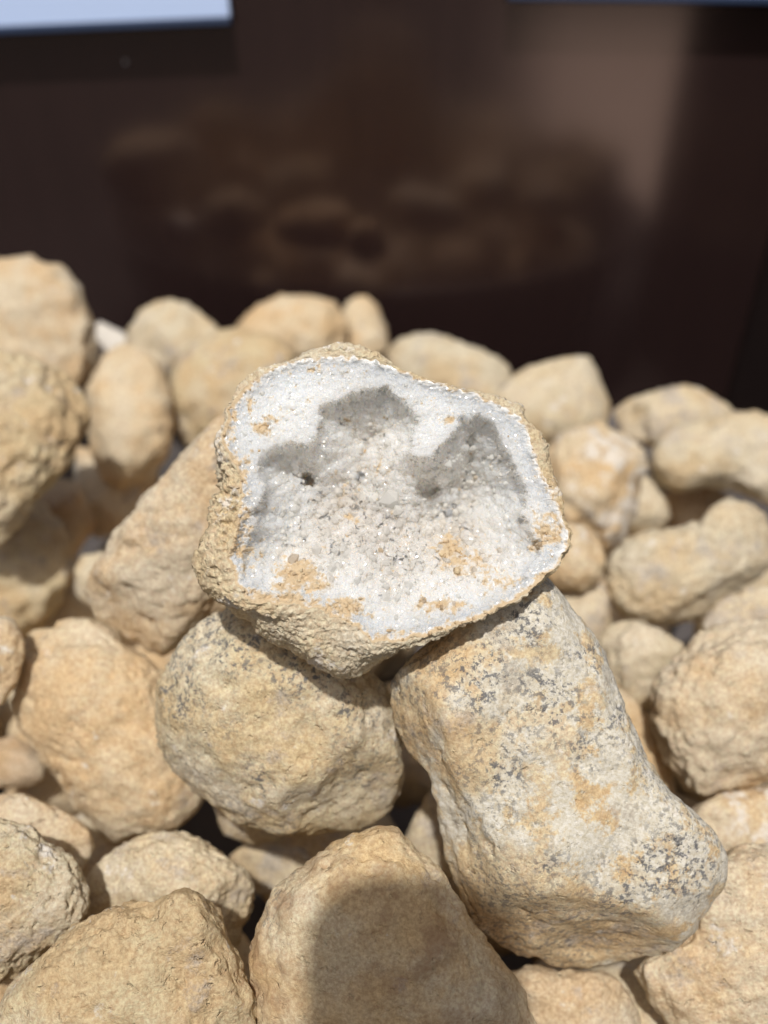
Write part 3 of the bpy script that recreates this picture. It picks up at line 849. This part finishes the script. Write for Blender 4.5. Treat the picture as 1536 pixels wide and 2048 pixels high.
# the quartz body: the faceted lining closed behind by a plain skin inside the shell
i_r = idx[NI - 1]
rimP = P3[i_r]
bk = []
for s, dw in ((0.985, 25), (0.93, 0.0), (0.7, 0.0), (0.4, 0.0), (0.01, 0.0)):
    q = rimP.copy()
    q[:, 0] = GC[0] + (rimP[:, 0] - GC[0]) * s; q[:, 1] = -GC[1] + (rimP[:, 1] + GC[1]) * s
    q[:, 2] = rimP[:, 2] - dw if dw else -205 + (rimP[:, 2] + 205) * max(0, (s - 0.70) / 0.30) * 0.8
    bk.append(q)
nf = NI * NT
LV = np.concatenate([P3[:nf]] + bk)
LI = np.concatenate([idx[NI - 1:NI], nf + np.arange(len(bk) * NT).reshape(-1, NT)])
bq = np.stack([LI[:-1], np.roll(LI, -1, 1)[:-1], np.roll(LI, -1, 1)[1:], LI[1:]], -1).reshape(-1, 4)
lq = quads[:NI - 1].reshape(-1, 4)
if not np.array_equal(lq[0], np.array([idx[0, 0], idx[0, 1], idx[1, 1], idx[1, 0]])): bq = bq[:, ::-1]
inner = np.stack([idx[0, :-2:2], idx[0, 1:-1:2], idx[0, 2::2], idx[0, 2::2]], -1)
lining = mesh_obj('crystal_lining', to_world(LV), np.concatenate([lq, bq]), m_lin, geode, False, attr={'dust': np.concatenate([dust_all[:nf], np.zeros(len(bk) * NT)]), 'cavity_shade': np.concatenate([np.clip(wall, 0, 1), np.zeros(len(bk) * NT)]), 'depth_glow': np.concatenate([(1 - dust_all[:nf]) * edge2, np.zeros(len(bk) * NT)])})

# druse of small quartz points over the lining
rs = np.random.RandomState(21)
fq = quads[:NI - 1].reshape(-1, 4)
a_, b_, c_ = P3[fq[:, 0]], P3[fq[:, 1]], P3[fq[:, 3]]
area = np.linalg.norm(np.cross(b_ - a_, c_ - a_), axis=1)
area[:6 * NT] = np.maximum(area[:6 * NT], 0)
NC = 1000
pick = rs.choice(len(fq), NC, p=area / area.sum())
u_, v_ = rs.rand(NC, 1), rs.rand(NC, 1)
cp = a_[pick] + (b_[pick] - a_[pick]) * u_ + (c_[pick] - a_[pick]) * v_
cn = nr[fq[pick, 0]]
vi = fq[pick, 0]
wl = wall[np.minimum(vi, len(wall) - 1)]
cdust = dust_at(cp[:, 0], -cp[:, 1], cp)
keep = ((cdust < 0.5) | (rs.rand(NC) < 0.2)) 
cp, cn, wl, cdust, vi = cp[keep], cn[keep], wl[keep], cdust[keep], vi[keep]
n = len(cp)
size = (2.4 + 3.0 * np.clip(wl, 0, 1)) * np.exp(rs.normal(0, 0.36, n))
ax = cn + rs.normal(0, 0.42, (n, 3)); ax /= np.linalg.norm(ax, axis=1)[:, None]
tmp = rs.normal(size=(n, 3)); t1 = np.cross(ax, tmp); t1 /= np.linalg.norm(t1, axis=1)[:, None]; t2 = np.cross(ax, t1)
ln = size * rs.uniform(0.1, 0.7, n); tipl = size * rs.uniform(0.6, 1.1, n)
CV = np.zeros((n, 13, 3))
for k in range(6):
    a = k * math.pi / 3
    rk = size * (1 + 0.22 * rs.normal(size=n))
    o_ = t1 * (np.cos(a) * rk)[:, None] + t2 * (np.sin(a) * rk)[:, None]
    CV[:, k] = cp + o_ - ax * (size * 0.8)[:, None]
    CV[:, 6 + k] = cp + o_ * 0.96 + ax * (ln * (1 + 0.25 * rs.normal(size=n)))[:, None]
CV[:, 12] = cp + ax * (ln + tipl)[:, None] + t1 * (size * 0.25 * rs.normal(size=n))[:, None]
tri = []
for k in range(6):
    j = (k + 1) % 6
    tri += [[k, j, 6 + j], [k, 6 + j, 6 + k], [6 + k, 6 + j, 12]]
tri = np.array(tri)
CT = (np.arange(n)[:, None, None] * 13 + tri[None]).reshape(-1, 3)
cry = mesh_obj('quartz_crystals', to_world(CV.reshape(-1, 3)), CT, m_cry, geode, False, attr={'dust': np.repeat(cdust * 0.9, 13), 'cavity_shade': np.repeat(np.clip(wl, 0, 1) * 0.6, 13)})
tag(cry, kind='stuff')

# crumbs of ochre crust lying on the lower lip
S2, T2 = ico(1)
lip = np.where((dust_all[:NI * NT] > 0.6))[0]
ci = rs.choice(lip, 350)
KV, KT = [], []
for q, i in enumerate(ci):
    r_ = 1.6 * math.exp(rs.normal(0, 0.55))
    KV.append(P3[i] + nr[i] * r_ * 0.3 + S2 * r_ * rs.uniform(0.6, 1.2, 3) * (1 + 0.25 * rs.normal(size=(len(S2), 1)))); KT.append(T2 + q * len(S2))
crumbs = mesh_obj('dust_crumbs', to_world(np.concatenate(KV)), np.concatenate(KT), MATS['warm'], geode, True)
tag(crumbs, kind='stuff')
